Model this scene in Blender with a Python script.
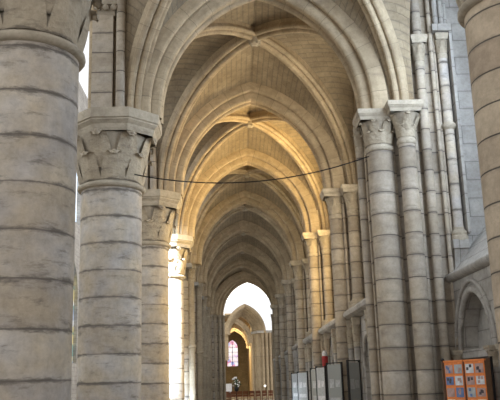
import bpy, math, random
from mathutils import Vector
random.seed(7)
PI=math.pi
C=bpy.context.scene.collection
SC=bpy.context.scene
for o in list(bpy.data.objects): bpy.data.objects.remove(o)

# ------------------------------------------------------------------ camera
def cam_basis(pitch,roll,yaw):
    # forward / right / up of a camera looking along +Y, pitched up, rolled, turned
    def rotx(v,a): c,s=math.cos(a),math.sin(a); return Vector((v.x,v.y*c-v.z*s,v.y*s+v.z*c))
    def rotz(v,a): c,s=math.cos(a),math.sin(a); return Vector((v.x*c-v.y*s,v.x*s+v.y*c,v.z))
    cr,sr=math.cos(roll),math.sin(roll)
    up=Vector((-sr,0,cr))
    right=Vector((cr,0,sr)); fwd=Vector((0,1,0))
    out=[]
    for v in (right,fwd,up):
        out.append(rotz(rotx(v,pitch),-yaw))
    return out
PITCH,ROLL,YAW,FPX=.2374,.031,.027,762.2
cd=bpy.data.cameras.new('camera'); cam=bpy.data.objects.new('camera',cd); C.objects.link(cam)
cd.sensor_width=36; cd.lens=FPX/500*36; cd.clip_end=500
r_,f_,u_=cam_basis(PITCH,-ROLL,YAW)
from mathutils import Matrix
m=Matrix((( r_.x,u_.x,-f_.x,0),(r_.y,u_.y,-f_.y,0),(r_.z,u_.z,-f_.z,1.6),(0,0,0,1)))
cam.matrix_world=m
SC.camera=cam

# ------------------------------------------------------------------ world, lights, exposure
SC.view_settings.view_transform='Standard'; SC.view_settings.look='None'
SC.view_settings.gamma=1; SC.view_settings.use_curve_mapping=False
SC.view_settings.exposure=0.0
w=bpy.data.worlds.new('overcast_sky'); SC.world=w; w.use_nodes=True
bg=w.node_tree.nodes['Background']; bg.inputs[0].default_value=(.97,.98,1,1); bg.inputs[1].default_value=1.15

def area(name,loc,direction,sx,sy,power,col):
    l=bpy.data.lights.new(name,'AREA'); l.shape='RECTANGLE'; l.size=sx; l.size_y=sy; l.energy=power; l.color=col
    o=bpy.data.objects.new(name,l); C.objects.link(o); o.location=loc
    o.rotation_euler=Vector(direction).to_track_quat('-Z','Y').to_euler()
    return o
COOL=(.86,.92,1); WARM=(1,.80,.45); SOFT=(1,.93,.80)
# daylight entering by the nave clerestory, the aisle windows and the transept, plus added fill lamps
area('nave_clerestory_daylight',(-15.0,24,13),(1,0,-.45),44,8,2300,COOL)
o=area('added_column_beam',(-5.6,20.6,12.5),(2.9,9.6,-8.6),1.6,1.6,900,(.70,.85,1)); o.data.spread=math.radians(26)  # narrow lamp added in the nave to brighten the fourth left column
area('entry_bay_window_daylight',(5.45,12.2,8.6),(-.72,.69,-.10),4,6,430,(.68,.82,1))
area('entry_bay_sill_fill',(5.5,13.6,9.0),(-.25,.05,-1),1,3,110,(.68,.82,1))  # second lamp added inside the window bay to brighten the sloping sill
area('west_front_daylight',(-4,-9,9),(.1,1,-.12),14,10,240,(1,.94,.87))
for n in range(1,8):
    pw={1:200,2:760,3:60,4:10}.get(n,7)
    area('aisle_window_daylight',(4.35,9.27+7*n+3.5,7.0),(-1,0,0.02),3.0,3.8,pw,(1,.74,.36) if n in(2,) else (1,.86,.6))
area('transept_daylight',(10,75,15),(-.6,-.3,-.6),14,10,1300,SOFT)
area('choir_aisle_fill',(.2,95,8.4),(0,-.2,-1),2.5,18,600,WARM)  # lamp added under the choir ceiling to lift the dark interior
area('choir_arch_light',(-5,80,9),(1,.5,-.1),5,8,120,WARM)  # warm lamp aimed at the choir arch and pier
area('choir_end_wall_fill',(.1,101,8.6),(0,.55,-1),2.4,8,900,WARM)  # lamp added to brighten the end wall of the choir aisle

# ------------------------------------------------------------------ materials
def newmat(name):
    m=bpy.data.materials.new(name); m.use_nodes=True; nt=m.node_tree
    return m,nt,nt.nodes['Principled BSDF']
def N(nt,t,**k):
    n=nt.nodes.new(t)
    for a,b in k.items(): setattr(n,a,b)
    return n
def stone(name,c1,c2,mortar,bw,bh,vo=0.0,stain=.5,stc=(.16,.14,.12),joint=.014,offset=.5,rough=.85,tint=.0,nb=9,nd=.02):
    m,nt,p=newmat(name); L=nt.links.new
    uv=N(nt,'ShaderNodeUVMap',uv_map='UVMap'); mp=N(nt,'ShaderNodeMapping'); mp.inputs['Location'].default_value=(7.1,vo,0)
    L(uv.outputs[0],mp.inputs[0])
    # slightly wavy joints
    tc=N(nt,'ShaderNodeTexCoord')
    br=N(nt,'ShaderNodeTexBrick'); br.offset=offset; br.inputs['Scale'].default_value=1
    br.inputs['Brick Width'].default_value=bw; br.inputs['Row Height'].default_value=bh
    br.inputs['Mortar Size'].default_value=joint; br.inputs['Mortar Smooth'].default_value=.3
    br.inputs['Color1'].default_value=(*c1,1); br.inputs['Color2'].default_value=(*c2,1); br.inputs['Mortar'].default_value=(*mortar,1)
    br.inputs['Bias'].default_value=-.1
    L(mp.outputs[0],br.inputs['Vector'])
    # broad colour drift
    n1=N(nt,'ShaderNodeTexNoise'); n1.inputs['Scale'].default_value=1.1; n1.inputs['Detail'].default_value=5; n1.inputs['Roughness'].default_value=.62
    L(tc.outputs['Object'],n1.inputs['Vector'])
    r1=N(nt,'ShaderNodeValToRGB'); r1.color_ramp.elements[0].position=.32; r1.color_ramp.elements[0].color=(.66,.63,.60,1)
    r1.color_ramp.elements[1].position=.68; r1.color_ramp.elements[1].color=(1.12,1.10,1.06,1)
    L(n1.outputs[0],r1.inputs[0])
    mx=N(nt,'ShaderNodeMix',data_type='RGBA',blend_type='MULTIPLY'); mx.inputs[0].default_value=.75
    L(br.outputs['Color'],mx.inputs[6]); L(r1.outputs[0],mx.inputs[7])
    n5=N(nt,'ShaderNodeTexNoise'); n5.inputs['Scale'].default_value=5.5; n5.inputs['Detail'].default_value=10; n5.inputs['Roughness'].default_value=.8
    L(tc.outputs['Object'],n5.inputs['Vector'])
    r5=N(nt,'ShaderNodeValToRGB'); r5.color_ramp.elements[0].position=.36; r5.color_ramp.elements[0].color=(.62,.60,.57,1)
    r5.color_ramp.elements[1].position=.62; r5.color_ramp.elements[1].color=(1.10,1.10,1.09,1); L(n5.outputs[0],r5.inputs[0])
    mx5=N(nt,'ShaderNodeMix',data_type='RGBA',blend_type='MULTIPLY'); mx5.inputs[0].default_value=.6
    L(mx.outputs[2],mx5.inputs[6]); L(r5.outputs[0],mx5.inputs[7]); mx=mx5
    if tint:
        n4=N(nt,'ShaderNodeTexNoise'); n4.inputs['Scale'].default_value=1.7; n4.inputs['Detail'].default_value=3; L(tc.outputs['Object'],n4.inputs['Vector'])
        r4=N(nt,'ShaderNodeValToRGB'); r4.color_ramp.elements[0].position=.38; r4.color_ramp.elements[0].color=(.92,.95,1.10,1)
        r4.color_ramp.elements[1].position=.62; r4.color_ramp.elements[1].color=(1.12,.98,.76,1); L(n4.outputs[0],r4.inputs[0])
        mx4=N(nt,'ShaderNodeMix',data_type='RGBA',blend_type='MULTIPLY'); mx4.inputs[0].default_value=tint
        L(mx.outputs[2],mx4.inputs[6]); L(r4.outputs[0],mx4.inputs[7]); mx=mx4
    # grime in patches that hug some of the joints
    mp2=N(nt,'ShaderNodeMapping'); mp2.inputs['Scale'].default_value=(.8,.8,3.2); L(tc.outputs['Object'],mp2.inputs[0])
    n2=N(nt,'ShaderNodeTexNoise'); n2.inputs['Scale'].default_value=2.2; n2.inputs['Detail'].default_value=9; n2.inputs['Roughness'].default_value=.74
    L(mp2.outputs[0],n2.inputs['Vector'])
    br2=N(nt,'ShaderNodeTexBrick'); br2.offset=0; br2.inputs['Scale'].default_value=1; br2.inputs['Brick Width'].default_value=80; br2.inputs['Row Height'].default_value=bh
    br2.inputs['Mortar Size'].default_value=min(.07,bh*.3); br2.inputs['Mortar Smooth'].default_value=1.0
    L(mp.outputs[0],br2.inputs['Vector'])
    ma=N(nt,'ShaderNodeMath',operation='MULTIPLY_ADD'); ma.inputs[1].default_value=.17; L(br2.outputs['Fac'],ma.inputs[0]); L(n2.outputs[0],ma.inputs[2])
    r2=N(nt,'ShaderNodeMapRange'); r2.inputs[1].default_value=.55; r2.inputs[2].default_value=.70; r2.inputs[3].default_value=0; r2.inputs[4].default_value=stain
    L(ma.outputs[0],r2.inputs[0])
    mx2=N(nt,'ShaderNodeMix',data_type='RGBA'); mx2.inputs[7].default_value=(*stc,1)
    L(r2.outputs[0],mx2.inputs[0]); L(mx.outputs[2],mx2.inputs[6])
    L(mx2.outputs[2],p.inputs['Base Color']); p.inputs['Roughness'].default_value=rough
    p.inputs['Specular IOR Level'].default_value=.25
    # relief
    n3=N(nt,'ShaderNodeTexNoise'); n3.inputs['Scale'].default_value=nb; n3.inputs['Detail'].default_value=4; L(tc.outputs['Object'],n3.inputs['Vector'])
    mb=N(nt,'ShaderNodeMath',operation='MULTIPLY_ADD'); mb.inputs[1].default_value=-.7; L(br.outputs['Fac'],mb.inputs[0])
    ms=N(nt,'ShaderNodeMath',operation='MULTIPLY'); ms.inputs[1].default_value=.45; L(n3.outputs[0],ms.inputs[0]); L(ms.outputs[0],mb.inputs[2])
    bp=N(nt,'ShaderNodeBump'); bp.inputs['Strength'].default_value=.6; bp.inputs['Distance'].default_value=nd
    L(mb.outputs[0],bp.inputs['Height']); L(bp.outputs[0],p.inputs['Normal'])
    return m
M={}
M['column']=stone('grey_drum_stone',(.63,.59,.53),(.50,.455,.40),(.33,.30,.275),40.0,.57,vo=.0,stain=.9,joint=.011,tint=.45)
M['pierst']=stone('pier_shaft_stone',(.56,.495,.41),(.40,.345,.275),(.12,.10,.09),40.0,.47,vo=.1,stain=.45,joint=.010,tint=.2,offset=.3)
M['tan']=stone('tan_drum_stone',(.66,.55,.42),(.50,.40,.305),(.13,.11,.09),40.0,.42,vo=.1,stain=.35,joint=.012)
M['ashlar']=stone('ashlar_stone',(.50,.48,.45),(.45,.43,.41),(.26,.25,.24),.85,.42,stain=.22,joint=.008)
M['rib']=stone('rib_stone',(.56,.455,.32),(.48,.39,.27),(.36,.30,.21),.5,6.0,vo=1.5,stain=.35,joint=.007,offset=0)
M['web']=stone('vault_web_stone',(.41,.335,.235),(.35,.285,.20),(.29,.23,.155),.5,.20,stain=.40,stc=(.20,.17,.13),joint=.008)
M['carve']=stone('carved_stone',(.52,.46,.37),(.46,.40,.32),(.4,.36,.3),20,20,stain=.6,stc=(.14,.12,.10),joint=.001)
M['foliage']=stone('carved_foliage_stone',(.52,.45,.35),(.46,.40,.31),(.4,.36,.3),20,20,stain=.8,stc=(.14,.12,.10),joint=.001,nb=11,nd=.12)
M['floor']=stone('stone_floor',(.34,.31,.28),(.28,.26,.24),(.15,.14,.13),.9,.6,stain=.3,joint=.01,rough=.5)
def plain(name,col,rough=.6,metal=0.):
    m,nt,p=newmat(name); L=nt.links.new
    tc=N(nt,'ShaderNodeTexCoord'); n=N(nt,'ShaderNodeTexNoise'); n.inputs['Scale'].default_value=14; n.inputs['Detail'].default_value=4
    L(tc.outputs['Object'],n.inputs['Vector'])
    r=N(nt,'ShaderNodeValToRGB'); r.color_ramp.elements[0].position=.3; r.color_ramp.elements[1].position=.7
    r.color_ramp.elements[0].color=(*[c*.8 for c in col],1); r.color_ramp.elements[1].color=(*[min(1,c*1.1) for c in col],1)
    L(n.outputs[0],r.inputs[0]); L(r.outputs[0],p.inputs['Base Color'])
    p.inputs['Roughness'].default_value=rough; p.inputs['Metallic'].default_value=metal
    return m
M['black']=plain('black_metal',(.015,.015,.017),.4,.3)
M['wood']=plain('brown_wood',(.16,.085,.045),.55)
M['chair']=plain('reddish_chair_wood',(.24,.085,.04),.5)
M['seat']=plain('rush_seat',(.45,.33,.18),.8)
M['orange']=plain('orange_board',(.95,.28,.07),.6)
M['white']=plain('white_paper',(.78,.78,.80),.7)
M['blue']=plain('blue_print',(.16,.24,.45),.7)
M['skin']=plain('pinkish_print',(.55,.36,.32),.7)
M['green']=plain('green_print',(.20,.33,.24),.7)
M['dark']=plain('dark_print',(.10,.08,.09),.7)
M['red']=plain('red_cloth',(.40,.03,.03),.7)
M['leaf']=plain('dark_green_leaf',(.04,.09,.04),.6)
M['grey']=plain('grey_panel_print',(.50,.52,.53),.3)
def glass_panel():
    m,nt,p=newmat('display_glass'); p.inputs['Base Color'].default_value=(.36,.38,.37,1); p.inputs['Roughness'].default_value=.15
    p.inputs['Specular IOR Level'].default_value=.9
    return m
M['panelglass']=glass_panel()
def window_glass(name,strength,base,cols=None,scale=3.0):
    m,nt,p=newmat(name); L=nt.links.new
    tc=N(nt,'ShaderNodeTexCoord'); v=N(nt,'ShaderNodeTexVoronoi'); v.inputs['Scale'].default_value=scale
    L(tc.outputs['Object'],v.inputs['Vector'])
    r=N(nt,'ShaderNodeValToRGB'); r.color_ramp.interpolation='CONSTANT'
    cl=cols or [base]
    while len(r.color_ramp.elements)<len(cl): r.color_ramp.elements.new(.5)
    for i,c in enumerate(cl): r.color_ramp.elements[i].position=i/len(cl); r.color_ramp.elements[i].color=(*c,1)
    sp=N(nt,'ShaderNodeSeparateColor'); L(v.outputs['Color'],sp.inputs[0]); L(sp.outputs[0],r.inputs[0])
    L(r.outputs[0],p.inputs['Base Color']); L(r.outputs[0],p.inputs['Emission Color']); p.inputs['Emission Strength'].default_value=strength
    p.inputs['Roughness'].default_value=.2
    return m
M['brightglass']=window_glass('bright_daylit_glass',1.6,(1,.98,.95),[(1,.99,.96),(.95,.97,1),(1,1,.98)],1.2)
M['warmglass']=window_glass('amber_daylit_glass',1.3,(1,.8,.4),[(1,.84,.48),(1,.76,.36),(1,.9,.6)],4)
M['coolglass']=window_glass('pale_blue_daylit_glass',1.1,(.75,.87,1),[(.75,.87,1),(.68,.82,1),(.85,.93,1)],4)
M['stained']=window_glass('stained_glass_violet',.85,(.6,.5,.8),[(.66,.50,.85),(.85,.75,.95),(.40,.45,.85),(.90,.80,.90),(.75,.30,.50),(.92,.90,1)],2.2)
M['stainedblue']=window_glass('stained_glass_blue',.6,(.4,.5,.8),[(.25,.34,.5),(.75,.66,.30),(.45,.55,.70),(.20,.38,.32),(.85,.88,.9)],2.0)

# ------------------------------------------------------------------ mesh builder
class MB:
    def __init__(s): s.v=[]; s.f=[]; s.uv=[]; s.sm=[]
    def quad(s,ps,uvs,smooth=False):
        b=len(s.v); s.v+=[tuple(p) for p in ps]; s.f.append(tuple(range(b,b+len(ps)))); s.uv+=[tuple(u) for u in uvs]; s.sm.append(smooth)
    def grid(s,rows,uvr,closed=False,smooth=True,flip=False):
        b=len(s.v); nr=len(rows); nc=len(rows[0])
        for r in rows: s.v+=[tuple(p) for p in r]
        for i in range(nr-1):
            for j in range(nc-1):
                q=[(i,j),(i,j+1),(i+1,j+1),(i+1,j)]
                if flip: q=q[::-1]
                s.f.append(tuple(b+a*nc+c for a,c in q)); s.uv+=[tuple(uvr[a][c]) for a,c in q]; s.sm.append(smooth)
    def lathe(s,prof,cx,cy,seg=32,a0=0.0,a1=2*PI,smooth=True,rscale=None):
        # prof: list of (r,z) bottom to top ; v = z, u = arc length at the widest radius
        R=rscale or max(p[0] for p in prof)
        rows=[];uvr=[]; vv=0; last=None
        for r,z in prof:
            if last: vv+=math.hypot(r-last[0],z-last[1]) if abs(z-last[1])<1e-6 else 0
            last=(r,z)
            rows.append([(cx+r*math.cos(a0+(a1-a0)*j/seg),cy+r*math.sin(a0+(a1-a0)*j/seg),z) for j in range(seg+1)])
            uvr.append([((a1-a0)*j/seg*R,z+vv) for j in range(seg+1)])
        s.grid(rows,uvr,smooth=smooth)
    def prism(s,poly,z0,z1,dirn=None):
        n=len(poly); u=0
        for i in range(n):
            a=poly[i]; b=poly[(i+1)%n]; l=math.dist(a,b)
            s.quad([(*a,z0),(*b,z0),(*b,z1),(*a,z1)],[(u,z0),(u+l,z0),(u+l,z1),(u,z1)]); u+=l
        s.quad([(*p,z1) for p in poly],poly); s.quad([(*p,z0) for p in poly[::-1]],poly[::-1])
    def box(s,x0,x1,y0,y1,z0,z1): s.prism([(x0,y0),(x1,y0),(x1,y1),(x0,y1)],z0,z1)
    def obox(s,c,size,ax,tilt=0):
        # box about centre c, size (l,d,h), turned by ax about z, leaned by tilt about its long axis
        l,d,h=[k/2 for k in size]; P=[]
        for dx,dy,dz in [(-l,-d,-h),(l,-d,-h),(l,d,-h),(-l,d,-h),(-l,-d,h),(l,-d,h),(l,d,h),(-l,d,h)]:
            y=dy*math.cos(tilt)-dz*math.sin(tilt); z=dy*math.sin(tilt)+dz*math.cos(tilt); x=dx
            P.append((c[0]+x*math.cos(ax)-y*math.sin(ax),c[1]+x*math.sin(ax)+y*math.cos(ax),c[2]+z))
        for q in [(0,1,5,4),(1,2,6,5),(2,3,7,6),(3,0,4,7),(4,5,6,7),(3,2,1,0)]:
            s.quad([P[i] for i in q],[(0,0),(2*l,0),(2*l,2*h),(0,2*h)])
    def tube(s,pts,r,seg=8):
        rows=[];uvr=[];u=0
        rr=r if isinstance(r,(list,tuple)) else [r]*len(pts)
        pts=[Vector(p) for p in pts]
        for i,p in enumerate(pts):
            t=(pts[min(i+1,len(pts)-1)]-pts[max(i-1,0)]).normalized()
            a=Vector((0,0,1)) if abs(t.z)<.9 else Vector((1,0,0))
            n=t.cross(a).normalized(); b=t.cross(n)
            if i: u+=(p-pts[i-1]).length
            rows.append([p+n*rr[i]*math.cos(2*PI*j/seg)+b*rr[i]*math.sin(2*PI*j/seg) for j in range(seg+1)])
            uvr.append([(u,2*PI*j/seg*rr[i]) for j in range(seg+1)])
        s.grid(rows,uvr)
    def sphere(s,c,r,seg=8,rings=6,sz=1):
        prof=[(max(1e-4,r*math.sin(PI*i/rings)),c[2]-r*sz*math.cos(PI*i/rings)) for i in range(rings+1)]
        s.lathe(prof,c[0],c[1],seg)
    def sweep(s,path,norms,bin_,prof,smooth=False,u0=0):
        # prof: list of (outward, sideways); sweep along path
        rows=[];uvr=[];u=u0
        vs=[0]
        for a,b in zip(prof,prof[1:]): vs.append(vs[-1]+math.dist(a,b))
        for i,(p,n) in enumerate(zip(path,norms)):
            if i: u+=(Vector(p)-Vector(path[i-1])).length
            bb=bin_[i] if isinstance(bin_,list) else bin_
            rows.append([Vector(p)+Vector(n)*a+Vector(bb)*b for a,b in prof]); uvr.append([(u,v) for v in vs])
        s.grid(rows,uvr,smooth=smooth)
    def build(s,name,mat,parent=None,loc=(0,0,0),autosmooth=True):
        me=bpy.data.meshes.new(name)
        L=Vector(loc)
        me.from_pydata([tuple(Vector(v)-L) for v in s.v],[],s.f)
        uvl=me.uv_layers.new(name='UVMap')
        flat=[]
        for u in s.uv: flat+=[float(u[0]),float(u[1])]
        uvl.data.foreach_set('uv',flat)
        me.polygons.foreach_set('use_smooth',s.sm)
        me.materials.append(mat); me.update()
        o=bpy.data.objects.new(name,me); C.objects.link(o); o.location=L
        if parent:
            o.parent=parent; o.location=L-wloc[parent.name]
        wloc[o.name]=L
        return o
wloc={}
def thing(name,label,cat,loc,group=None):
    o=bpy.data.objects.new(name,None); C.objects.link(o); o.location=loc; o.empty_display_size=.2
    o['label']=label; o['category']=cat
    if group: o['group']=group
    wloc[o.name]=Vector(loc); return o
def tag(o,label,cat,group=None,kind=None):
    o['label']=label; o['category']=cat
    if group: o['group']=group
    if kind: o['kind']=kind
    return o
def struct(o): o['kind']='structure'; return o
# ------------------------------------------------------------------ key dimensions
B=7.0; Y1=16.27
def YN(n): return Y1+(n-1)*B
CX=-2.59; CR=.657; ZA=5.83; ZT=7.4          # aisle columns: axis, radius, astragal, abacus top
XM=.75; HS=2.22; RISE=2.95                  # transverse arches
def parch(c,hs,rise,z,n=14):
    """half pointed arcs: list of (offset,height,nx,nz) from the spring to the apex, left side"""
    R=(hs*hs+rise*rise)/(2*hs); cx=-hs+R; A=math.atan2(rise,cx) if cx>0 else math.atan2(rise,cx)
    A=math.asin(min(1,rise/R)) if cx>=0 else PI-math.asin(rise/R)
    out=[]
    for i in range(n+1):
        a=A*i/n
        x=cx-R*math.cos(a); h=R*math.sin(a); nx=-math.cos(a); nz=math.sin(a)
        if i==n: k=1/max(.2,nz); nx,nz=0,k
        out.append((x,h,nx,nz))
    return out

# ------------------------------------------------------------------ floor
mb=MB(); mb.quad([(-32,-14,0),(34,-14,0),(34,122,0),(-32,122,0)],[(-32,-14),(34,-14),(34,122),(-32,122)])
struct(mb.build('floor',M['floor']))

# ------------------------------------------------------------------ pierced walls along Y
def pierced(mb,xf,xb,Ya,Yb,z0,z1,yl,yr,zs,zsp,rise,side=-1):
    """wall face at x=xf between Ya,Yb,z0,z1 with a pointed opening; reveal goes to xb"""
    c=(yl+yr)/2; hs=(yr-yl)/2
    def q(a,b,c_,d): mb.quad([(xf,a,c_),(xf,b,c_),(xf,b,d),(xf,a,d)],[(a,c_),(b,c_),(b,d),(a,d)])
    q(Ya,yl,z0,z1); q(yr,Yb,z0,z1)
    if zs>z0+1e-4: q(yl,yr,z0,zs)
    pts=[(c+x,zsp+h) for x,h,_,_ in parch(0,hs,rise,0)]; pts+= [(2*c-y,z) for y,z in pts[-2::-1]]
    for a,b in zip(pts,pts[1:]):
        mb.quad([(xf,a[0],a[1]),(xf,b[0],b[1]),(xf,b[0],z1),(xf,a[0],z1)],[a,b,(b[0],z1),(a[0],z1)])
    o=[(yl,zs)]+pts+[(yr,zs)]; u=0
    for a,b in zip(o,o[1:]):
        l=math.dist(a,b)
        mb.quad([(xf,a[0],a[1]),(xb,a[0],a[1]),(xb,b[0],b[1]),(xf,b[0],b[1])],[(0,u),(abs(xb-xf),u),(abs(xb-xf),u+l),(0,u+l)]); u+=l
    mb.quad([(xf,yl,zs),(xb,yl,zs),(xb,yr,zs),(xf,yr,zs)],[(0,0),(.3,0),(.3,yr-yl),(0,yr-yl)])
    return pts
def archpane(mb,x,yl,yr,zs,zsp,rise):
    c=(yl+yr)/2; hs=(yr-yl)/2
    pts=[(c+a,zsp+h) for a,h,_,_ in parch(0,hs,rise,0)]; pts+=[(2*c-y,z) for y,z in pts[-2::-1]]
    ps=[(x,yl,zs)]+[(x,y,z) for y,z in pts]+[(x,yr,zs)]
    mb.quad(ps,[(p[1],p[2]) for p in ps])
def archroll(mb,x,c,hs,rise,z,r=.05,dx=0,off=0.0,seg=8):
    pts=[(c+a+nx*off,z+h+nz*off) for a,h,nx,nz in parch(0,hs,rise,0)]; pts+=[(2*c-y,zz) for y,zz in pts[-2::-1]]
    mb.tube([(x,y,zz) for y,zz in pts],r,seg)

# ------------------------------------------------------------------ right outer wall
WX=4.10      # upper wall of the ordinary bays
mb=MB()
DX=3.60      # dado wall
for n in range(1,8):
    a,b=YN(n)+.7,YN(n+1)+.7
    if n==1: a=YN(1)+.9
    pierced(mb,WX,WX+.4,a,b,3.4,14,YN(n)+1.9,YN(n)+5.1,4.4,7.6,2.2)
    # dado with three niches
    nw=(b-a)/3
    for k in range(3):
        pierced(mb,DX,DX+.25,a+k*nw,a+(k+1)*nw,0,3.45,a+k*nw+.35,a+(k+1)*nw-.35,.5,2.0,.85)
    mb.quad([(DX,a,3.45),(DX,b,3.45),(WX+.02,b,3.95),(WX+.02,a,3.95)],[(a,0),(b,0),(b,.6),(a,.6)])
    mb.quad([(DX+.25,a,0),(DX+.25,b,0),(DX+.25,b,3.4),(DX+.25,a,3.4)],[(a,0),(b,0),(b,3.4),(a,3.4)])
struct(mb.build('wall_right',M['ashlar']))
mb=MB()
for n in range(1,8):
    a=YN(n)+.9
    prof=[(-.20,3.40),(-.30,3.46),(-.32,3.55),(-.28,3.62),(-.05,3.70),(.05,3.74)]
    rows=[[(DX+p,y,z) for p,z in [( .0,3.36)]+prof] for y in (a,YN(n+1)+.7)]
    mb.grid(rows,[[(y,j*.1) for j in range(7)] for y in (0,7)],smooth=False)
    mb.quad([(DX+p,a,z) for p,z in [(.0,3.36)]+prof],[(p,z) for p,z in [(.0,3.36)]+prof])
struct(mb.build('trim_1',M['ashlar']))
for n in range(1,8):
    mb=MB(); archpane(mb,WX+.42,YN(n)+1.9,YN(n)+5.1,4.4,7.6,2.2)
    o=struct(mb.build('window_%d'%n,M['warmglass'] if n in(2,3) else M['brightglass']))
    fr=MB(); fr.box(WX+.30,WX+.40,YN(n)+3.44,YN(n)+3.56,4.4,8.6)
    for s in (-1,1): archroll(fr,WX+.35,YN(n)+3.5+s*.8,.8,1.1,7.4,.05)
    fr.build('window_mullion',M['ashlar'],o)

# entry bay wall (deeper), with sloping sill, window and blind arcade
EX=4.65; XE=5.78
mb=MB()
for (a,b) in ((4.2,6.4),(6.6,8.8),(11.1,13.05),(13.72,15.58)):
    pass
ys=[2.2,5.3,8.2,10.85,13.40,16.1]
nich=[(3.0,4.9),(5.8,7.7),(8.6,10.4),(11.1,13.0),(13.75,15.84)]
for (a,b),(l,r) in zip(zip(ys,ys[1:]),nich):
    pts=pierced(mb,EX,EX+.38,a,b,0,3.62,l,r,0,2.15,1.12)
    mb.quad([(EX+.38,l-.1,0),(EX+.38,r+.1,0),(EX+.38,r+.1,3.5),(EX+.38,l-.1,3.5)],[(l,0),(r,0),(r,3.5),(l,3.5)])
# sloping sill
mb.quad([(EX-.02,2.2,3.72),(EX-.02,16.3,3.72),(XE,16.3,5.05),(XE,2.2,5.05)],[(0,.07),(14,.07),(14,1.8),(0,1.8)])
# far jamb facing the camera and its upper part
mb.quad([(4.62,16.28,3.6),(XE+.1,16.28,3.6),(XE+.1,16.28,14.5),(4.62,16.28,14.5)],[(4.62,3.6),(XE,3.6),(XE,14.5),(4.62,14.5)])
mb.quad([(EX,9.7,3.6),(XE+.1,9.7,3.6),(XE+.1,9.7,14.5),(EX,9.7,14.5)],[(4.62,3.6),(XE,3.6),(XE,14.5),(4.62,14.5)])
pierced(mb,XE,XE+.3,9.7,16.28,5.0,14.5,10.8,15.0,5.6,10.4,2.8)
mb.quad([(EX,2.2,3.7),(EX,9.7,3.7),(EX,9.7,14.5),(EX,2.2,14.5)],[(2,3.7),(9.7,3.7),(9.7,14.5),(2,14.5)])
struct(mb.build('wall_right_entry',M['ashlar']))
mb=MB(); archpane(mb,XE+.28,10.8,15.0,5.6,10.4,2.8)
o=struct(mb.build('window_8',M['coolglass']))
fr=MB(); fr.box(XE+.12,XE+.24,12.84,12.96,5.6,11.6)
for s in (-1,1): archroll(fr,XE+.18,12.9+s*1.05,1.05,1.4,10.2,.06)
fr.build('window_mullion',M['ashlar'],o)
# string course of the entry bay
mb=MB()
prof=[(.0,3.56),(-.06,3.58),(-.12,3.63),(-.13,3.68),(-.11,3.73),(-.04,3.755),(.02,3.74)]
rows=[[(EX+p,y,z) for p,z in prof] for y in (2.2,16.12)]
mb.grid(rows,[[(y,j*.08) for j in range(7)] for y in (0,14)],smooth=True)
mb.quad([(EX+p,16.12,z) for p,z in prof],[(p,z) for p,z in prof])
struct(mb.build('trim_2',M['ashlar']))
# blind arcade furniture: roll arch, shafts with small capitals
def small_shaft(root,x,y,r,z0,zc,zt,mat='pierst',seg=16,abr=1.75,leafs=5,ringz=None,base=True,adx=0.0):
    """colonnette: base, shaft, capital, abacus"""
    if base:
        mb=MB(); mb.lathe([(r*1.75,z0),(r*1.75,z0+.10),(r*1.5,z0+.12),(r*1.6,z0+.17),(r*1.45,z0+.22),(r*1.15,z0+.24),(r*1.05,z0+.30)],x,y,seg,smooth=False); mb.build('base',M['carve'],root,(x,y,z0))
    mb=MB(); mb.lathe([(r,z0+(.28 if base else 0)),(r,zc)],x,y,seg); mb.build('shaft',M[mat],root,(x,y,z0))
    if ringz:
        mb=MB(); mb.lathe([(r,ringz-.09),(r*1.35,ringz-.05),(r*1.5,ringz),(r*1.35,ringz+.05),(r,ringz+.09)],x,y,seg); mb.build('shaft_ring',M['carve'],root,(x,y,ringz))
    capital(root,x,y,r,zc,zt,'square',abr,leafs,2 if r>.15 else 1,adx=adx)
def leaf(mb,cx,cy,ang,z0,z1,rb,rt,w,curl,nu=3,nv=9):
    """crocket leaf: hugs the bell from (rb,z0) to (rt,z1) then curls out and down"""
    rows=[];uvr=[]
    H=z1-z0
    for i in range(nv+1):
        t=i/nv
        if t<.72:
            k=t/.72; z=z0+H*k*.93; r=rb+(rt-rb)*k**1.6+.004+(rt*.05)*math.sin(k*PI)**.8
        else:
            a=(t-.72)/.28*PI*1.15; z=z0+H*.93+curl*.55*math.sin(a); r=rt+.006+curl*.75*(1-math.cos(a))*.8
        ww=w*(max(.0,1-(t*.97)**2.2)**.6)*.98+.012
        row=[];ur=[]
        for j in range(-nu,nu+1):
            s=j/nu; bulge=.07*w*(1-s*s)*(1-.4*t)+(.035*w if j%2 else 0)-.03*s*s*w
            a2=ang+ s*ww/max(r,.05)
            rr=r+bulge
            row.append((cx+rr*math.cos(a2),cy+rr*math.sin(a2),z)); ur.append((s,t))
        rows.append(row);uvr.append(ur)
    mb.grid(rows,uvr)
    rr=rt+curl*.9
    mb.sphere((cx+rr*math.cos(ang),cy+rr*math.sin(ang),z1-curl*.15),curl*.48,8,6)
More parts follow.
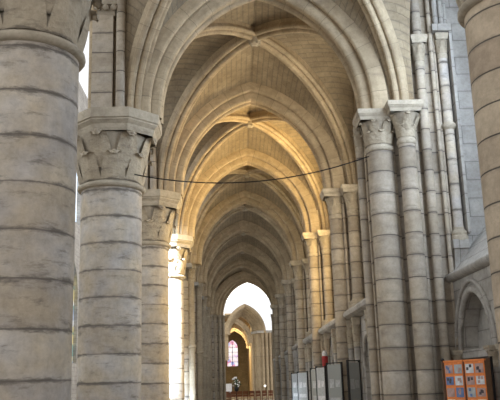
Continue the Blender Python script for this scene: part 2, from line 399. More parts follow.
def capital(root,x,y,r,z0,z1,shape,abr,nl,rows=2,rot=0.0,adx=0.0):
    H=z1-z0; ab=H*.30 if shape=='oct' else H*.28; zb=z1-ab
    mb=MB()
    mb.lathe([(r,z0-.07),(r*1.08,z0-.06),(r*1.13,z0-.02),(r*1.12,z0+.03),(r*1.03,z0+.06),(r*.98,z0+.09)],x,y,32 if r>.4 else 16)
    mb.build('astragal',M['carve'],root,(x,y,z0))
    rt=r*(1.24 if shape=='oct' else max(1.3,min(1.75,abr*.66)))
    mb=MB()
    mb.lathe([(r*.99,z0+.05),(r*1.0,z0+H*.2),(r*1.05,z0+H*.4),(r+(rt-r)*.5,z0+H*.56),(rt,zb-.01),(rt,zb)],x,y,32 if r>.4 else 16)
    cap=mb.build('capital',M['carve'],root,(x,y,z0))
    mb=MB()
    cs=1.55 if r>.5 else 1.8
    if rows==2:
        for k in range(nl):
            leaf(mb,x,y,rot+2*PI*k/nl,z0+.08,z0+H*.42,r,r*1.16,2*PI*r/nl*.50,r*cs*.10)
            leaf(mb,x,y,rot+2*PI*(k+.5)/nl,z0+H*.2,zb-.03,r*1.02,rt*1.02,2*PI*r/nl*.50,r*cs*.14)
    else:
        for k in range(nl): leaf(mb,x,y,rot+2*PI*(k+.5)/nl,z0+.06,zb-.02,r,rt,2*PI*r/nl*.55,r*.30,2,7)
        for k in range(nl): leaf(mb,x,y,rot+2*PI*k/nl,z0+.06,z0+H*.38,r,r*1.15,2*PI*r/nl*.5,r*.22,2,7)
    mb.build('foliage',M['foliage'],cap,(x,y,z0))
    mb=MB(); R=r*abr
    prof=[(R*.86,zb),(R*.88,zb+ab*.12),(R*.90,zb+ab*.30),(R*.97,zb+ab*.46),(R*.97,zb+ab*.52),(R*1.0,zb+ab*.56),(R,z1),(R*.2,z1)]
    if shape=='oct': mb.lathe(prof,x+adx,y-adx*.3,8,PI/8,2*PI+PI/8,smooth=False)
    else: mb.lathe([(a*1.12,b) for a,b in prof],x+adx,y,4,PI/4,2*PI+PI/4,smooth=False)
    mb.build('abacus',M['carve'],root,(x,y,zb))

for k,(l,r) in enumerate(nich[2:]):
    c=(l+r)/2
    t=thing('blind_arch',['stone blind arch niche with roll moulding hidden beside the near right pier','stone blind arch niche just behind the near right round column','pointed stone blind arch niche behind the orange photo board'][k],'arch',(EX,c,0),'blind arches under the entry bay window')
    mb=MB(); archroll(mb,EX+.02,c,(r-l)/2,1.12,2.15,.06,off=.0); archroll(mb,EX-.01,c,(r-l)/2+.17,1.30,2.15,.045); mb.build('archivolt',M['ashlar'],t,(EX,c,2.3))
    mb=MB(); mb.box(EX+.02,EX+.36,l,r,1.98,2.14); mb.build('impost',M['ashlar'],t,(EX,c,2))
    for yy in (l-.06,r+.06):
        small_shaft(t,EX-.03,yy,.08,.0,1.84,2.15,'ashlar',12,2.3,5)
# colonnettes under the string of the ordinary bays
for n in range(1,8):
    a,b=YN(n)+.7,YN(n+1)+.7
    if n==1: a=YN(1)+.9
    nw=(b-a)/3
    words=['nearest','second','third','fourth','fifth','sixth','farthest'][n-1]
    t=thing('blind_arcade','low stone wall arcade of colonnettes under the sill, %s bay of the right wall'%words,'arcade',(DX,(a+b)/2,0),'blind arcades of the right wall')
    for k in range(1,4):
        yy=a+k*nw if k<3 else b-.75
        if n<4:
            small_shaft(t,DX-.13,yy-.35*(k==3),.09,0,2.62,3.36,'ashlar',12,1.6,6)
        else:
            mb=MB(); mb.lathe([(.09,0),(.09,2.6),(.12,2.9),(.18,3.36)],DX-.13,yy-.35*(k==3),10); mb.build('shaft',M['ashlar'],t,(DX-.13,yy,0))
    if n==1:
        small_shaft(t,DX-.13,a+.55,.09,0,2.62,3.36,'ashlar',12,1.6,6)
    mb=MB()
    for k in range(3): archroll(mb,DX-.01,a+(k+.5)*nw,nw/2-.35,.85,2.0,.05)
    mb.build('archivolt',M['ashlar'],t,(DX,a,2))

# ------------------------------------------------------------------ left aisle columns
def column(n,label,x=CX,r=CR,za=ZA,mat='column',y=None):
    y=YN(n) if y is None else y
    t=thing('column',label,'column',(x,y,0),'round aisle columns')
    mb=MB(); mb.lathe([(r*1.5,0),(r*1.5,.22),(r*1.45,.26)],x,y,8,PI/8,2*PI+PI/8,smooth=False); mb.build('plinth',M['carve'],t,(x,y,0))
    mb=MB(); mb.lathe([(r*1.42,.24),(r*1.44,.30),(r*1.40,.36),(r*1.25,.40),(r*1.2,.46),(r*1.22,.52),(r*1.12,.58),(r*1.0,.62)],x,y,32); mb.build('base',M['carve'],t,(x,y,.24))
    mb=MB(); mb.lathe([(r*1.0,.6),(r,1.2),(r,3.5),(r,za-.05)],x,y,40,-PI/2+.4,3*PI/2+.4); mb.build('shaft',M[mat],t,(x,y,.6))
    capital(t,x,y,r,za,za+(ZT-ZA),'oct',1.60,8,2,rot=.2,adx=.10 if x<0 else 0)
    return t
column(0,'massive round stone column at the left edge, nearest of the left row')
column(1,'pale round stone column with crocket capital, second of the left row')
column(2,'round stone column half hidden behind the second left column, plainer capital')
column(3,'bright daylit round stone column, fourth of the left row')
for n in range(4,8):
    w_=['fifth','sixth','seventh','eighth'][n-4]
    y=YN(n)
    t=thing('compound_column','%s support of the left row, grey pier with ringed aisle shaft'%w_,'column',(CX,y,0),'ringed piers far down the left row')
    x=-2.62; r=.5
    mb=MB(); mb.box(x-.75,x+.75,y-.75,y+.75,0,.3); mb.build('plinth',M['carve'],t,(x,y,0))
    mb=MB(); mb.lathe([(r,.3),(r,6.6)],x,y,24); mb.build('core',M['column'],t,(x,y,.3))
    for dx,dy in ((.6+.08*(n>4),0),(0,-.58),(0,.58),(-.6,0)):
        small_shaft(t,x+dx,y+dy,.17,.3,6.65,7.4,'carve',14,1.9,6,ringz=3.45)
    mb=MB(); mb.box(x-.7,x+.7,y-.7,y+.7,7.2,7.4); mb.build('impost',M['ashlar'],t,(x,y,7.2))

# near right round pier
column(0,'tan round stone column cut off by the right edge of the photo',x=3.88,r=.66,za=6.40,mat='tan',y=9.27)

# ------------------------------------------------------------------ compound pier at the mouth of the aisle, right
t=thing('compound_pier','tall clustered stone pier of many shafts right of the aisle mouth','pier',(3.9,16.2,0),'clustered piers of the right wall')
mb=MB(); mb.prism([(3.12,16.65),(3.5,16.42),(4.0,16.12),(4.62,16.10),(4.99,16.3),(4.99,17.2),(3.12,17.2)],0,13.5); mb.build('core',M['pierst'],t,(3.9,16.2,0))
def pshaft(x,y,r,zc,zt,mat='pierst',abr=1.6,z0=0,nl=6,base=True,ringz=None,adx=0.0):
    small_shaft(t,x,y,r,z0,zc,zt,mat,24 if r>.25 else 16,abr,nl,base=base,ringz=ringz,adx=adx)
pshaft(3.34,16.10,.285,6.55,7.4,abr=1.75,nl=8,adx=-.10)
pshaft(2.97,16.50,.09,6.70,7.24,abr=1.5)
pshaft(3.87,15.76,.185,6.62,7.46,abr=2.65,nl=6,adx=-.04)
pshaft(4.35,15.93,.105,8.50,9.16,abr=2.3)
pshaft(4.91,16.02,.11,8.72,9.26,mat='column',z0=4.45,abr=1.7,ringz=7.05)
for (x,y,r) in ((3.64,16.10,.045),(4.13,16.02,.06),(4.66,15.98,.05),(4.75,16.06,.035)):
    mb=MB(); mb.lathe([(r,0),(r,11.8)],x,y,10); mb.build('thin_shaft',M['pierst'],t,(x,y,0))
mb=MB(); mb.lathe([(.11,9.16),(.11,13)],4.35,15.93,12); mb.build('upper_shaft',M['pierst'],t,(4.43,15.93,9.05))
# hood over the colonnette capital and pedestal below it
mb=MB(); mb.box(4.68,5.12,15.80,16.28,9.28,9.44); mb.box(5.06,5.12,15.84,16.28,4.6,9.28); mb.build('impost',M['ashlar'],t,(4.9,16,9.06))
mb=MB(); mb.prism([(4.72,15.84),(5.05,15.84),(5.05,16.28),(4.72,16.28)],4.28,4.47)
b0=[(4.74,15.86),(5.03,15.86),(5.03,16.28),(4.74,16.28)]
mb.quad([(4.74,15.86,4.28),(5.03,15.86,4.28),(5.03,16.0,3.8),(4.74,16.0,3.7)],[(0,0),(.3,0),(.3,.5),(0,.5)])
mb.quad([(5.03,15.86,4.28),(5.03,16.28,4.28),(5.03,16.28,3.8),(5.03,16.0,3.8)],[(0,0),(.3,0),(.3,.5),(0,.5)])
mb.quad([(4.74,15.86,4.28),(4.74,16.28,4.28),(4.74,16.28,3.7),(4.74,16.0,3.7)],[(0,0),(.3,0),(.3,.5),(0,.5)])
mb.build('pedestal',M['ashlar'],t,(4.9,16,4))
# upper window-arch shafts above the colonnette
mb=MB()
for x,y,r in ((4.80,15.92,.06),(4.95,15.98,.06),(5.07,16.1,.05)): mb.lathe([(r,9.44),(r,13)],x,y,10)
mb.build('upper_moulding',M['ashlar'],t,(4.9,16,9.2))

# ordinary wall piers
ordw={2:'second',3:'third',4:'fourth',5:'fifth',6:'sixth',7:'seventh'}
for n in range(2,8):
    y=YN(n)
    lab={2:'slender clustered wall pier behind the big clustered pier',3:'wall pier of two shafts glowing yellow in window light'}.get(n,'%s wall pier from the aisle mouth, paired shafts in half shade'%ordw[n])
    t=thing('wall_pier',lab,'pier',(3.5,y,0),'clustered piers of the right wall')
    mb=MB(); mb.box(3.42,4.2,y-.35,y+.8,0,12); mb.build('core',M['pierst'],t,(3.6,y,0))
    small_shaft(t,3.27,y-.22,.20,0,6.55,7.4,'pierst',16,2.25,6,adx=-.06)
    small_shaft(t,3.74,y-.62,.17,3.7,6.62,7.42,'pierst',16,2.5,6,base=True)
    small_shaft(t,3.74,y+.85,.17,3.7,6.62,7.42,'pierst',12,2.0,6,base=False)
    for (x,yy,r) in ((3.50,y-.42,.05),(3.98,y-.5,.06)):
        mb=MB(); mb.lathe([(r,0 if x<3.6 else 3.7),(r,9)],x,yy,8); mb.build('thin_shaft',M['pierst'],t,(x,yy,0))

# ------------------------------------------------------------------ vaulting
def trans_prof():
    p=[(.58,-.50),(.40,-.50)]
    for i in range(7):
        a=-PI/2-PI*.9*i/6; p.append((.31+.085*math.cos(a),-.40+.085*math.sin(a)))
    p+=[(.36,-.30),(.20,-.31)]
    for i in range(9):
        a=-PI/2-PI*i/8; p.append((.11+.11*math.cos(a),-.19+.11*math.sin(a)))
    p+=[(.15,-.075),(.065,-.06)]
    return p+[(a,-b) for a,b in p[::-1]]
TP=trans_prof()
def rib_prof():
    p=[(.42,-.17),(.26,-.17)]
    for i in range(7):
        a=-PI/2-PI*i/6; p.append((.16+.08*math.cos(a),-.14+.075*math.sin(a)))
    p+=[(.17,-.06)]
    for i in range(4):
        a=-PI/2-PI/2*i/3; p.append((.09+.09*math.cos(a),.075*math.sin(a)))
    return p+[(a,-b) for a,b in p[-2::-1]]
RP=rib_prof()
def trans_arch(y,label,cx=XM,hs=HS,rise=RISE,z=ZT,prof=TP,cat='arch',group='transverse arches of the aisle vault',mat='rib',stilt=.12):
    o=thing('transverse_arch',label,cat,(cx,y,z),group)
    h=parch(0,hs,rise,0,20)
    for s in (1,-1):
        path=[(cx-s*hs,y,z)]+[(cx+s*x,y,z+stilt+k) for x,k,_,_ in h]
        nr=[(-s,0,0)]+[(s*nx,0,nz) for _,_,nx,nz in h]
        mb=MB(); mb.sweep(path,nr,(0,s,0),prof); mb.build('half_arch',M[mat],o,(cx,y,z))
    return o
alab={1:'first and nearest transverse arch, springing from the second left column',2:'second transverse arch, apex just under the nearest keystone',3:'third transverse arch, lit yellow on its right side'}
nth=['','first','second','third','fourth','fifth','sixth','seventh']
for n in range(1,8):
    trans_arch(YN(n),alab.get(n,'%s transverse arch counted from the aisle mouth, in shade'%nth[n]))
ZB=10.95   # boss soffit
DL,DR=-1.92,3.68
def ell(c0,c1,z0,z1,n=18):
    """quarter ellipse rising from corner c0 to centre c1"""
    pts=[];nr=[]
    d=Vector((c1[0]-c0[0],c1[1]-c0[1],0)); L=d.length; d.normalize(); H=z1-z0
    for i in range(n+1):
        a=PI/2*i/n*.985
        x=L*(1-math.cos(a))/(1-math.cos(PI/2*.985)); h=H*math.sin(a)/math.sin(PI/2*.985)
        pts.append(Vector((c0[0],c0[1],z0))+d*x+Vector((0,0,h)))
        nn=(-d*math.cos(a)/L+Vector((0,0,1))*math.sin(a)/H).normalized(); nr.append(nn)
    b=d.cross(Vector((0,0,1)))
    return pts,nr,b
webs=[]
def vault(n,name):
    y0,y1=YN(n),YN(n+1); ym=(y0+y1)/2; xc=.80
    t=thing('vault_ribs',name,'vault ribs',(xc,ym,ZB),'crossed diagonal ribs of the aisle vault')
    D={}
    for sx in (0,1):
        for sy in (0,1):
            c0=((DL,DR)[sx],(y0+.55,y1-.55)[sy])
            p,nr,b=ell(c0,(xc,ym),ZT,ZB)
            mb=MB(); mb.sweep(p,nr,tuple(b),RP); mb.build('diagonal_rib',M['rib'],t,(c0[0],c0[1],ZT))
            D[sx,sy]=[a+q*.30 for a,q in zip(p,nr)]
    mb=MB(); mb.lathe([(.001,ZB-.10),(.10,ZB-.09),(.16,ZB-.02),(.19,ZB+.08),(.20,ZB+.25),(.2,ZB+.4)],xc,ym,16)
    for k in range(6):
        a=k*PI/3; mb.sphere((xc+.13*math.cos(a),ym+.13*math.sin(a),ZB-.05),.045,6,4)
    mb.build('keystone',M['carve'],t,(xc,ym,ZB))
    # web cells
    mb=MB()
    NP=18
    def cell(T,Dd,flip):
        rows=[];uvr=[];u=0
        for i in range(NP+1):
            a,b=Vector(T[i]),Vector(Dd[i]); K=8
            if i: u+=((Vector(T[i])-Vector(T[i-1])).length+(Vector(Dd[i])-Vector(Dd[i-1])).length)/2
            L=(b-a).length
            rows.append([a.lerp(b,k/K)+Vector((0,0,.25*math.sin(PI*k/K)*i/NP)) for k in range(K+1)])
            uvr.append([(L*k/K - L/2,u) for k in range(K+1)])
        mb.grid(rows,uvr)
    def tcurve(hs,rise,z,stilt,cpos,axis,fix,s):
        """extrados curve sampled NP+1 points"""
        h=parch(0,hs,rise,0,NP-2)
        pts=[(-hs,0)]+[(-hs,stilt*.5)]+[(x,stilt+k) for x,k,_,_ in h]
        # resample
        d=[0]
        for a,b in zip(pts,pts[1:]): d.append(d[-1]+math.dist(a,b))
        out=[]
        for i in range(NP+1):
            q=d[-1]*i/NP; j=max(k for k in range(len(d)) if d[k]<=q+1e-9); j=min(j,len(pts)-2)
            f=(q-d[j])/max(1e-9,d[j+1]-d[j]); xx=pts[j][0]+(pts[j+1][0]-pts[j][0])*f; zz=pts[j][1]+(pts[j+1][1]-pts[j][1])*f
            if axis=='x': out.append((cpos+s*xx,fix,z+zz))
            else: out.append((fix,cpos+s*xx,z+zz))
        return out
    for sy,yy in ((0,y0+.42),(1,y1-.42)):
        for sx,s in ((0,1),(1,-1)):
            T=tcurve(HS+.45,RISE+.50,ZT,.12,XM,'x',yy,s); cell(T,D[sx,sy],False)
    for sx,xx,st,hs in ((0,-2.25,3.2 if n==0 else 1.2,3.0),(1,4.12,1.0,3.0)):
        for sy,s in ((0,1),(1,-1)):
            T=tcurve(hs,2.45,ZT,st,ym,'y',xx,s); cell(T,D[sx,sy],False)
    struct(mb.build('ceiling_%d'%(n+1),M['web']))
    # wall rib on the right
    if n==0: return
    mb=MB(); h=parch(0,3.0,2.45,0,14)
    pts=[(4.0,ym-3.0,ZT)]+[(4.0,ym+x,ZT+1.0+k) for x,k,_,_ in h]+[(4.0,ym-x,ZT+1.0+k) for x,k,_,_ in h[-2::-1]]+[(4.0,ym+3.0,ZT)]
    mb.tube(pts,.09,8); mb.build('wall_rib',M['rib'],t,(4,ym,ZT))
vn=['diagonal ribs over the bay in front of the first transverse arch','crossed vault ribs and carved keystone nearest the camera, behind the first arch','crossed vault ribs and keystone of the second bay, bright on the right','diagonal ribs of the third bay, washed yellow by the right window','diagonal ribs of the fourth vault bay, mostly hidden by arches','diagonal ribs of the fifth vault bay, in brown shade','diagonal ribs of the sixth vault bay, in brown shade','diagonal ribs of the last vault bay before the transept']
for n in range(0,8): vault(n,vn[n])

# ------------------------------------------------------------------ nave arcade (left), walls above it
mbw=MB()
for n in range(-1,8):
    ya,yb=YN(n)+.0,YN(n+1); c=(ya+yb)/2; hs=B/2-.42
    st=3.2 if n in(-1,0) else 1.25; AW=-.08 if n in(-1,0) else 0
    t=thing('arcade_arch',{-1:'stilted nave arcade arch beside the camera, left',0:'stilted nave arcade arch between the two nearest left columns'}.get(n,'stilted pointed nave arcade arch over the %s gap of the left row'%nth[n+1 if n<7 else 7] if n<6 else ['seventh','last'][n-6]+' nave arcade arch of the left row, before the transept'),'arch',(CX,c,ZT),'nave arcade arches of the left row')
    h=parch(0,hs,2.9,0,16)
    prof=[(.5,-.50-AW),(.0+.16,-.50-AW)]
    for i in range(7):
        a=-PI/2-PI*.5*0-PI*i/6*.9; prof.append((.10+.10*math.cos(a),-.40+.10*math.sin(a)))
    prof+=[(.10,-.27),(.02,-.25)]
    prof=prof+[(a,-b) for a,b in prof[::-1]]
    for s in (1,-1):
        path=[(CX,c-s*hs,ZT)]+[(CX,c+s*x,ZT+st+k) for x,k,_,_ in h]
        nr=[(0,-s,0)]+[(0,s*nx,nz) for _,_,nx,nz in h]
        mb=MB(); mb.sweep(path,nr,(-s*1.0*-1,0,0),prof); mb.build('half_arch',M['pierst'] if 0 else M['rib'],t,(CX,c,ZT))
    # spandrel wall both faces
    pts=[(c-hs-.14,ZT)]+[(c+x+nx*.14,ZT+st+k+nz*.14) for x,k,nx,nz in h]; pts+=[(2*c-y,z) for y,z in pts[::-1]]
    for xf in (CX+.38,CX-.38):
        for a,b in zip(pts,pts[1:]):
            mbw.quad([(xf,a[0],a[1]),(xf,b[0],b[1]),(xf,b[0],15),(xf,a[0],15)],[a,b,(b[0],15),(a[0],15)])
        mbw.quad([(xf,ya,ZT),(xf,pts[0][0],ZT),(xf,pts[0][0],15),(xf,ya,15)],[(ya,ZT),(pts[0][0],ZT),(pts[0][0],15),(ya,15)])
        mbw.quad([(xf,pts[-1][0],ZT),(xf,yb,ZT),(xf,yb,15),(xf,pts[-1][0],15)],[(pts[-1][0],ZT),(yb,ZT),(yb,15),(pts[-1][0],15)])
struct(mbw.build('wall_left',M['ashlar']))
# stilt blocks rising from the two nearest left capitals
for n in (1,2):
    y=YN(n)-.55
    t=thing('arch_springer',{1:'upright stone springer with small carved capital on the second left column',2:'upright stone springer on the third left column'}[n],'springer',(CX,y,ZT))
    mb=MB(); mb.box(CX-.38,CX+.08,y-.05,y+.4,ZT,9.75); mb.build('pilaster',M['pierst'],t,(CX,y,ZT))
    mb=MB(); mb.lathe([(.10,ZT),(.10,12.5)],CX+.25,y-.04,14); mb.build('shaft',M['pierst'],t,(CX+.3,y,ZT))
    mb=MB(); mb.box(CX-.38,CX+.18,y-.10,y+.4,9.98,10.12)
    mb.box(CX-.28,CX+.12,y-.04,y+.4,9.72,10.0)
    for k in range(3): mb.sphere((CX-.26+k*.18,y-.10,9.9),.075,8,6)
    mb.build('capital',M['carve'],t,(CX,y,9.7))
    mb=MB(); mb.box(CX-.30,CX+.14,y-.02,y+.4,10.12,13.5); mb.build('upper_block',M['pierst'],t,(CX,y,10.1))

# unseen slab added over the aisle so no sky leaks through the vault joints
mb=MB(); mb.box(-2.9,6.4,9.0,66.2,14.5,14.8); struct(mb.build('ceiling_leak_slab',M['web']))
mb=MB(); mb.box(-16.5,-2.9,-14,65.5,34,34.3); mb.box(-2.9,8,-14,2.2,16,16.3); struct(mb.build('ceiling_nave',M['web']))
# wall end beyond last bay and nave beyond
mb=MB()
Z=17
mb.quad([(-16,-14,0),(-16,122,0),(-16,122,4),(-16,-14,4)],[(0,0),(136,0),(136,4),(0,4)])
for k in range(19):
    a=-10+7*k
    pierced(mb,-16,-16.4,a,a+7,4,Z,a+1.6,a+5.4,4.2,11,3.2)
    pierced(mb,-16,-16.4,a,a+7,Z,34,a+1.4,a+5.6,18.5,27,3.6)
struct(mb.build('wall_nave',M['ashlar']))
mb=MB()
for k in range(19):
    a=-10+7*k; archpane(mb,-16.38,a+1.6,a+5.4,4.2,11,3.2)
struct(mb.build('window_9',M['stainedblue']))
mb=MB()
for k in range(19):
    a=-10+7*k; archpane(mb,-16.38,a+1.4,a+5.6,18.5,27,3.6)
struct(mb.build('window_12',M['coolglass']))

# ------------------------------------------------------------------ crossing: end of the aisle
yc=YN(8)
t=thing('crossing_pier','dark cluster of slim shafts left of the bright transept opening','pier',(-1.6,yc,0),'crossing piers')
mb=MB(); mb.prism([(-3.4,yc),(-1.7,yc-.2),(-.9,yc+.5),(-.9,yc+1.6),(-3.4,yc+1.6)],0,15); mb.build('core',M['column'],t,(-1.6,yc,0))
for x,y in ((-1.95,yc-.25),(-1.55,yc-.1),(-1.15,yc+.15),(-.85,yc+.5),(-2.5,yc-.3)):
    small_shaft(t,x,y,.13,.0,6.9,7.4,'carve',12,1.8,5)
t=thing('crossing_pier','shadowed cluster of shafts right of the bright transept opening','pier',(3.9,yc,0),'crossing piers')
mb=MB(); mb.prism([(3.5,yc+.5),(4.0,yc-.2),(6,yc),(6,yc+1.6),(3.5,yc+1.6)],0,15); mb.build('core',M['column'],t,(3.9,yc,0))
for x,y in ((3.45,yc+.5),(3.6,yc+.1),(3.9,yc-.2)):
    small_shaft(t,x,y,.15,.0,6.9,7.4,'carve',12,1.8,5)
for dy,hs,dx in ((-.2,2.5,0),(.25,2.3,.08),(.75,2.1,.12)):
    trans_arch(yc+dy,{-.2:'outer order of the arch framing the bright transept',.25:'middle order of the arch framing the bright transept',.75:'innermost order of the arch framing the bright transept'}[dy],cx=1.2+dx,hs=hs,rise=2.95-.12*(2.5-hs)/.2,group='orders of the transept arch')
mb=MB()
h=parch(0,2.6,3.3,0,14); pts=[(1.25+x,ZT+k) for x,k,_,_ in h]; pts+=[(2.5-x,z) for x,z in pts[-2::-1]]
for y in (yc-.3,yc+1.3):
    for a,b in zip(pts,pts[1:]): mb.quad([(a[0],y,a[1]),(b[0],y,b[1]),(b[0],y,15),(a[0],y,15)],[a,b,(b[0],15),(a[0],15)])
    mb.quad([(-3.4,y,ZT),(pts[0][0],y,ZT),(pts[0][0],y,15),(-3.4,y,15)],[(-3,7),(-1,7),(-1,15),(-3,15)])
    mb.quad([(pts[-1][0],y,ZT),(6,y,ZT),(6,y,15),(pts[-1][0],y,15)],[(3,7),(6,7),(6,15),(3,15)])
struct(mb.build('wall_transept_west',M['ashlar']))

# choir aisle beyond the transept
YC=83.0
mb=MB()
# bright great window filling the east side of the transept
def zwall(y,x0,x1,z0,z1): mb.quad([(x0,y,z0),(x1,y,z0),(x1,y,z1),(x0,y,z1)],[(x0,z0),(x1,z0),(x1,z1),(x0,z1)])
zwall(YC+2.2,-8,-.95,.9,32); zwall(YC+2.2,-.95,4.42,10.65,32); zwall(YC+2.2,4.42,12,7.2,32)
struct(mb.build('window_10',M['brightglass']))
t=thing('choir_arch','warm lit stepped arch of many orders across the bright transept','arch',(1.2,YC,0))
for k,(hs,rise,dy,c) in enumerate(((1.82,2.7,0,1.28),(1.66,2.5,.35,1.18),(1.5,2.3,.7,1.08),(1.34,2.1,1.05,.98),(1.2,1.9,1.4,.88))):
    h=parch(0,hs,rise,0,16)
    for s in (1,-1):
        path=[(c-s*hs,YC+dy,6.9)]+[(c+s*x,YC+dy,6.95+q) for x,q,_,_ in h]
        nr=[(-s,0,0)]+[(s*nx,0,nz) for _,_,nx,nz in h]
        mb=MB(); mb.sweep(path,nr,(0,s,0),[(.42,-.2),(.12,-.2),(.04,-.14),(0,-.06),(.05,.0),(.18,.02),(.2,.2),(.42,.3)]); mb.build('arch_order',M['rib'],t,(c,YC,6.9))
t=thing('choir_pier','golden cluster of tall shafts seen through the transept arch','pier',(3.2,YC,0))
mb=MB(); mb.prism([(2.15,YC+1.6),(2.6,YC+.3),(4.4,YC+.1),(4.4,YC+3),(2.15,YC+3)],0,7); mb.build('core',M['rib'],t,(3.2,YC,0))
for i,(x,y) in enumerate(((2.2,YC+1.4),(2.45,YC+.9),(2.75,YC+.4),(3.15,YC+.1),(3.55,YC),(3.95,YC),(4.3,YC))):
    mb=MB(); mb.lathe([(.2,0),(.2,.4),(.14,.5),(.14,6.5),(.17,6.55),(.16,6.7),(.24,6.95)],x,y,12); mb.build('shaft',M['rib'],t,(x,y,0))
mb=MB(); mb.prism([(1.95,YC+1.6),(2.5,YC-.1),(4.5,YC-.3),(4.5,YC+3),(1.95,YC+3)],6.95,7.2); mb.build('impost',M['ashlar'],t,(3.2,YC,7))
t=thing('choir_pier','slim dark pier left of the choir aisle, edged with white light','pier',(-.75,YC,0))
mb=MB(); mb.box(-.95,-.55,YC+1,YC+1.5,4.2,7); mb.build('core',M['rib'],t,(-.75,YC,0))
mb=MB()
mb.quad([(2.15,YC+3,0),(2.0,116,0),(2.0,116,9.4),(2.15,YC+3,9.4)],[(0,0),(30,0),(30,13),(0,13)])
mb.quad([(-1.9,YC+9,0),(-1.9,116,0),(-1.9,116,9.4),(-1.9,YC+9,9.4)],[(0,0),(30,0),(30,13),(0,13)])
struct(mb.build('wall_choir_side',M['rib']))
mb=MB()
for yy in (90.,97.,104.):
    o=trans_arch(yy,{90.:'golden arch inside the choir aisle, nearest of three',97.:'golden arch inside the choir aisle, middle of three',104.:'golden arch inside the choir aisle, before the stained window'}[yy],cx=.15,hs=1.55,rise=2.2,z=6.3,group='choir aisle arches')
mb=MB()
mb.box(-1.9,2.1,YC+4,116,9.35,9.5); struct(mb.build('ceiling_choir',M['web']))
# end wall with stained lancet
def end_wall():
    mb=MB(); y=115; c=-.2; hs=.78
    h=parch(0,hs,1.1,0,10); pts=[(c+x,6.95+k) for x,k,_,_ in h]; pts+=[(2*c-x,z) for x,z in pts[-2::-1]]
    def q(a,b,z0,z1): mb.quad([(a,y,z0),(b,y,z0),(b,y,z1),(a,y,z1)],[(a,z0),(b,z0),(b,z1),(a,z1)])
    q(-2,c-hs,0,9.4); q(c+hs,2.2,0,9.4); q(c-hs,c+hs,0,4.3)
    for a,b in zip(pts,pts[1:]): mb.quad([(a[0],y,a[1]),(b[0],y,b[1]),(b[0],y,9.4),(a[0],y,9.4)],[a,b,(b[0],9.4),(a[0],9.4)])
    struct(mb.build('wall_choir_end',M['web']))
    g=MB(); ps=[(c-hs,y+.2,4.3)]+[(a,y+.2,z) for a,z in pts]+[(c+hs,y+.2,4.3)]; g.quad(ps,[(p[0],p[2]) for p in ps])
    w_=struct(g.build('window_11',M['stained']))
    f=MB(); f.box(c-.04,c+.04,y,y+.1,4.3,7.9)
    for z in (4.9,5.6,6.3,7.0): f.box(c-hs,c+hs,y,y+.06,z,z+.05)
    f.build('window_mullion',M['dark'],w_)
end_wall()

# ------------------------------------------------------------------ furniture and small things
# chairs in the crossing
def chair(x,y,label,ang=0.0):
    t=thing('wooden_chair',label,'chair',(x,y,0),'rows of wooden chairs in the transept'); t.rotation_euler.z=ang
    O=Vector((x,y,0))
    def P(name,mb,mat): return mb.build(name,M[mat],t,tuple(O))
    for dx in (-.19,.19):
        mb=MB(); mb.box(x+dx-.02,x+dx+.02,y-.2,y-.16,0,1.0); P('leg',mb,'chair')
        mb=MB(); mb.box(x+dx-.02,x+dx+.02,y+.16,y+.2,0,.44); P('leg',mb,'chair')
    mb=MB(); mb.box(x-.22,x+.22,y-.2,y+.22,.42,.47); P('seat',mb,'seat')
    mb=MB(); mb.box(x-.19,x+.19,y-.19,y-.17,.58,.72); mb.box(x-.21,x+.21,y-.2,y-.16,.80,1.04); P('backrest',mb,'chair')
    return t
rowy=[69.6,72.0]
for r,yy in enumerate(rowy):
    for k in range(9):
        pos=['leftmost','second from the left','third from the left','fourth from the left','middle','fourth from the right','third from the right','second from the right','rightmost'][k]
        chair(-.75+k*.56+.1*r,yy,'reddish wooden chair, %s of the %s row in the transept'%(pos,['front','back'][r]))
# altar cloth and flowers
t=thing('side_table','small table under a white cloth at the far end of the aisle','table',(-.75,84.0,0))
mb=MB(); mb.box(-1.25,-.30,83.7,84.5,.75,1.75); mb.build('tablecloth_front',M['white'],t,(-.75,84,.75))
mb=MB(); mb.box(-1.15,-.4,83.75,84.4,0,.75); mb.build('table_base',M['wood'],t,(-.75,84,0))
t=thing('flower_stand','dark stand with a bushy bouquet dotted with white blooms beside the white cloth','flower stand',(.2,84,0))
mb=MB(); mb.lathe([(.3,0),(.28,.05),(.06,.1),(.05,.9),(.2,1.0),(.26,1.35),(.2,1.4)],.2,84,12); mb.build('vase',M['black'],t,(.2,84,0))
mb=MB(); mw=MB()
for k in range(40):
    a=random.uniform(0,2*PI); rr=random.uniform(.05,.55); zz=random.uniform(1.35,2.35); rr*=1.15-abs(zz-1.8)
    p=(.2+rr*math.cos(a),84+rr*math.sin(a),zz)
    mb.tube([(.2,84,1.35),((.2+p[0])/2,(84+p[1])/2,zz*.6+.6),p],[.012,.01,.006],5); mb.sphere(p,.09,6,4,.6)
    if k%2==0: mw.sphere((p[0],p[1]-.1,p[2]+.04),.085,6,4)
mb.build('foliage',M['leaf'],t,(.2,84,1.35)); mw.build('blossoms',M['white'],t,(.2,84,1.8))
# table lamp glowing white beyond the chairs
t=thing('floor_lamp','small white globe lamp glowing low behind the chairs','lamp',(3.1,80,0))
mb=MB(); mb.lathe([(.15,0),(.15,.04),(.02,.07),(.02,1.2)],3.1,80,10); mb.build('pole',M['black'],t,(3.1,80,0))
lm,nt,p=newmat('lamp_globe'); p.inputs['Emission Color'].default_value=(1,.95,.85,1); p.inputs['Emission Strength'].default_value=3
mb=MB(); mb.sphere((3.1,80,1.42),.10,12,8); mb.build('globe',lm,t,(3.1,80,1.32))

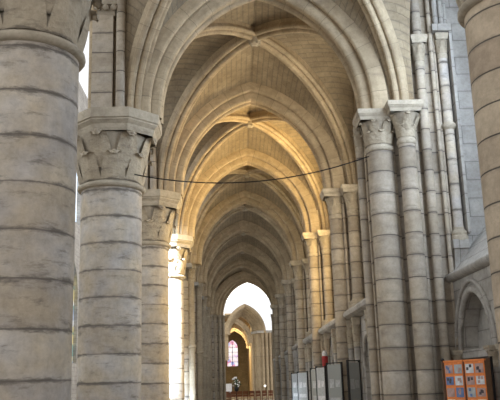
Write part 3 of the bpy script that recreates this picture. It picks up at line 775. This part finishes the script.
# display panels along the right wall
def display(p0,p1,h,label,look,post=True):
    (x0,y0),(x1,y1)=p0,p1
    t=thing('display_panel',label,'display panel',(x0,y0,0),'exhibition panels along the right wall')
    L=math.dist(p0,p1); a=math.atan2(y1-y0,x1-x0); cx,cy=(x0+x1)/2,(y0+y1)/2
    for px,py in (p0,p1):
        mb=MB(); mb.obox((px,py,h/2),(.045,.045,h),a); mb.build('post',M['black'],t,(px,py,0))
        mb=MB(); mb.obox((px,py,.02),(.09,.5,.04),a); mb.build('foot',M['black'],t,(px,py,0))
    mb=MB(); mb.obox((cx,cy,h/2+.12),(L-.045,.02,h-.36),a); pn=mb.build('panel',M['grey' if look=='white' else look],t,(cx,cy,.3))
    mb=MB(); mb.obox((cx,cy,h-.02),(L,.03,.03),a); mb.build('rail',M['black'],t,(cx,cy,h))
    for (u,z,w_,hh) in ((-.2,.72,.3,.25),(.2,.72,.3,.2),(0,.5,.7,.15),(-.15,.3,.35,.2)):
        px=cx+math.cos(a)*u*L; py=cy+math.sin(a)*u*L
        mb=MB(); mb.obox((px+math.sin(a)*.012,py-math.cos(a)*.012,h*z),(w_*L,.004,hh),a)
        mb.build('print',M['white' if look=='white' else 'grey'],pn,(px,py,h*z))
display((2.86,19.6),(3.22,20.0),2.13,'grey glazed panel on black posts nearest the orange board','panelglass')
display((2.74,23.0),(3.12,22.6),2.16,'grey glazed panel standing beside the second wall pier','panelglass')
display((2.86,27.2),(3.10,26.6),2.15,'white printed panel with black post left of the grey glazed pair','white')
display((2.80,28.6),(3.20,28.0),2.12,'pale blue grey panel in the middle of the exhibition row','panelglass')
display((2.85,35.2),(3.2,34.2),2.10,'white panel, second from the far end of the exhibition row','white')
display((2.80,38.2),(3.2,37.4),2.10,'white panel at the far end of the exhibition row','white')
# red statue-like banner above the panels
t=thing('votive_lamp','small red glass lamp with a pale top above the exhibition panels','lamp',(3.3,27.6,0))
mb=MB(); mb.lathe([(.12,0),(.12,.03),(.02,.05),(.02,2.05)],3.22,27.5,10); mb.build('pole',M['black'],t,(3.22,27.5,0))
mb=MB(); mb.lathe([(.07,2.05),(.10,2.1),(.11,2.45),(.09,2.5)],3.22,27.5,12); mb.build('glass',M['red'],t,(3.22,27.5,2.05))
mb=MB(); mb.lathe([(.09,2.5),(.10,2.6),(.06,2.68),(.001,2.7)],3.22,27.5,12); mb.build('top',M['white'],t,(3.22,27.5,2.5))

# orange photo board
t=thing('photo_board','folding orange photo board on wooden posts beneath the blind arch','display board',(3.9,13.8,0))
def oboard(p0,p1,h,seed):
    p0=(p0[0]+.07+.05*(seed>3),p0[1]); p1=(p1[0]+.12+.09*(seed>3),p1[1])
    (x0,y0),(x1,y1)=p0,p1; L=math.dist(p0,p1); a=math.atan2(y1-y0,x1-x0); cx,cy=(x0+x1)/2,(y0+y1)/2
    mb=MB(); mb.obox((cx,cy,h/2+.25),(L-.03,.03,h-.5),a); b=mb.build('board_leaf',M['orange'],t,(cx,cy,.5))
    b['label']='orange board leaf covered with small photos'
    rnd=random.Random(seed); nx,ny=math.sin(a),-math.cos(a)
    for r in range(6):
        for c in (-1,1):
            u=c*.235*L; z=h-.14-.205*r
            px=cx+math.cos(a)*u+nx*.02; py=cy+math.sin(a)*u+ny*.02
            mb=MB(); mb.obox((px,py,z),(.38*L,.006,.14+.03*rnd.random()),a); ph=mb.build('photo',M[rnd.choice(['white','white','skin','grey','white','white','blue','green'])],b,(px,py,z))
            mb=MB()
            for q in range(3):
                uu=rnd.uniform(-.1,.1)*L; zz=z+rnd.uniform(-.05,.05)
                mb.obox((px+math.cos(a)*uu+nx*.005,py+math.sin(a)*uu+ny*.005,zz),(.1*L,.003,.05),a)
            mb.build('photo_figures',M[rnd.choice(['dark','blue','skin'])],ph,(px,py,z))
    mb=MB(); mb.obox((cx,cy,h-.0),(L,.05,.03),a); mb.build('top_rail',M['orange'],t,(cx,cy,h))
def post(x,y,h,k='wood'):
    mb=MB(); mb.obox((x,y,h/2),(.045,.045,h),0); mb.build('post',M[k],t,(x,y,0))
oboard((3.79,14.25),(3.98,13.85),1.90,3); oboard((3.99,13.84),(4.14,13.42),1.90,5)
post(3.84,14.28,1.90); mb=MB(); mb.sphere((3.84,14.27,1.93),.035,8,6); mb.build('finial',M['black'],t,(3.84,14.27,1.93))
post(4.10,13.86,1.88,'chair'); 
mb=MB(); mb.obox((4.39,13.45,1.0),(.10,.04,1.85),0); mb.build('side_board',M['wood'],t,(4.19,13.45,0))
mb=MB(); mb.obox((4.46,13.42,1.0),(.035,.05,1.9),0,0); mb.build('prop',M['black'],t,(4.26,13.42,0))

# cable across the aisle mouth
mb=MB(); A=Vector((-2.0,15.55,5.98)); Bq=Vector((3.0,15.62,6.28)); pts=[]
for i in range(25):
    q=i/24; p=A.lerp(Bq,q); p.z-=.36*4*q*(1-q); pts.append(p)
mb.tube(pts,.013,6)
tag(mb.build('cable',M['black'],None,tuple(A)),'thin black cable sagging across the aisle between the second left column and the clustered pier','cable')
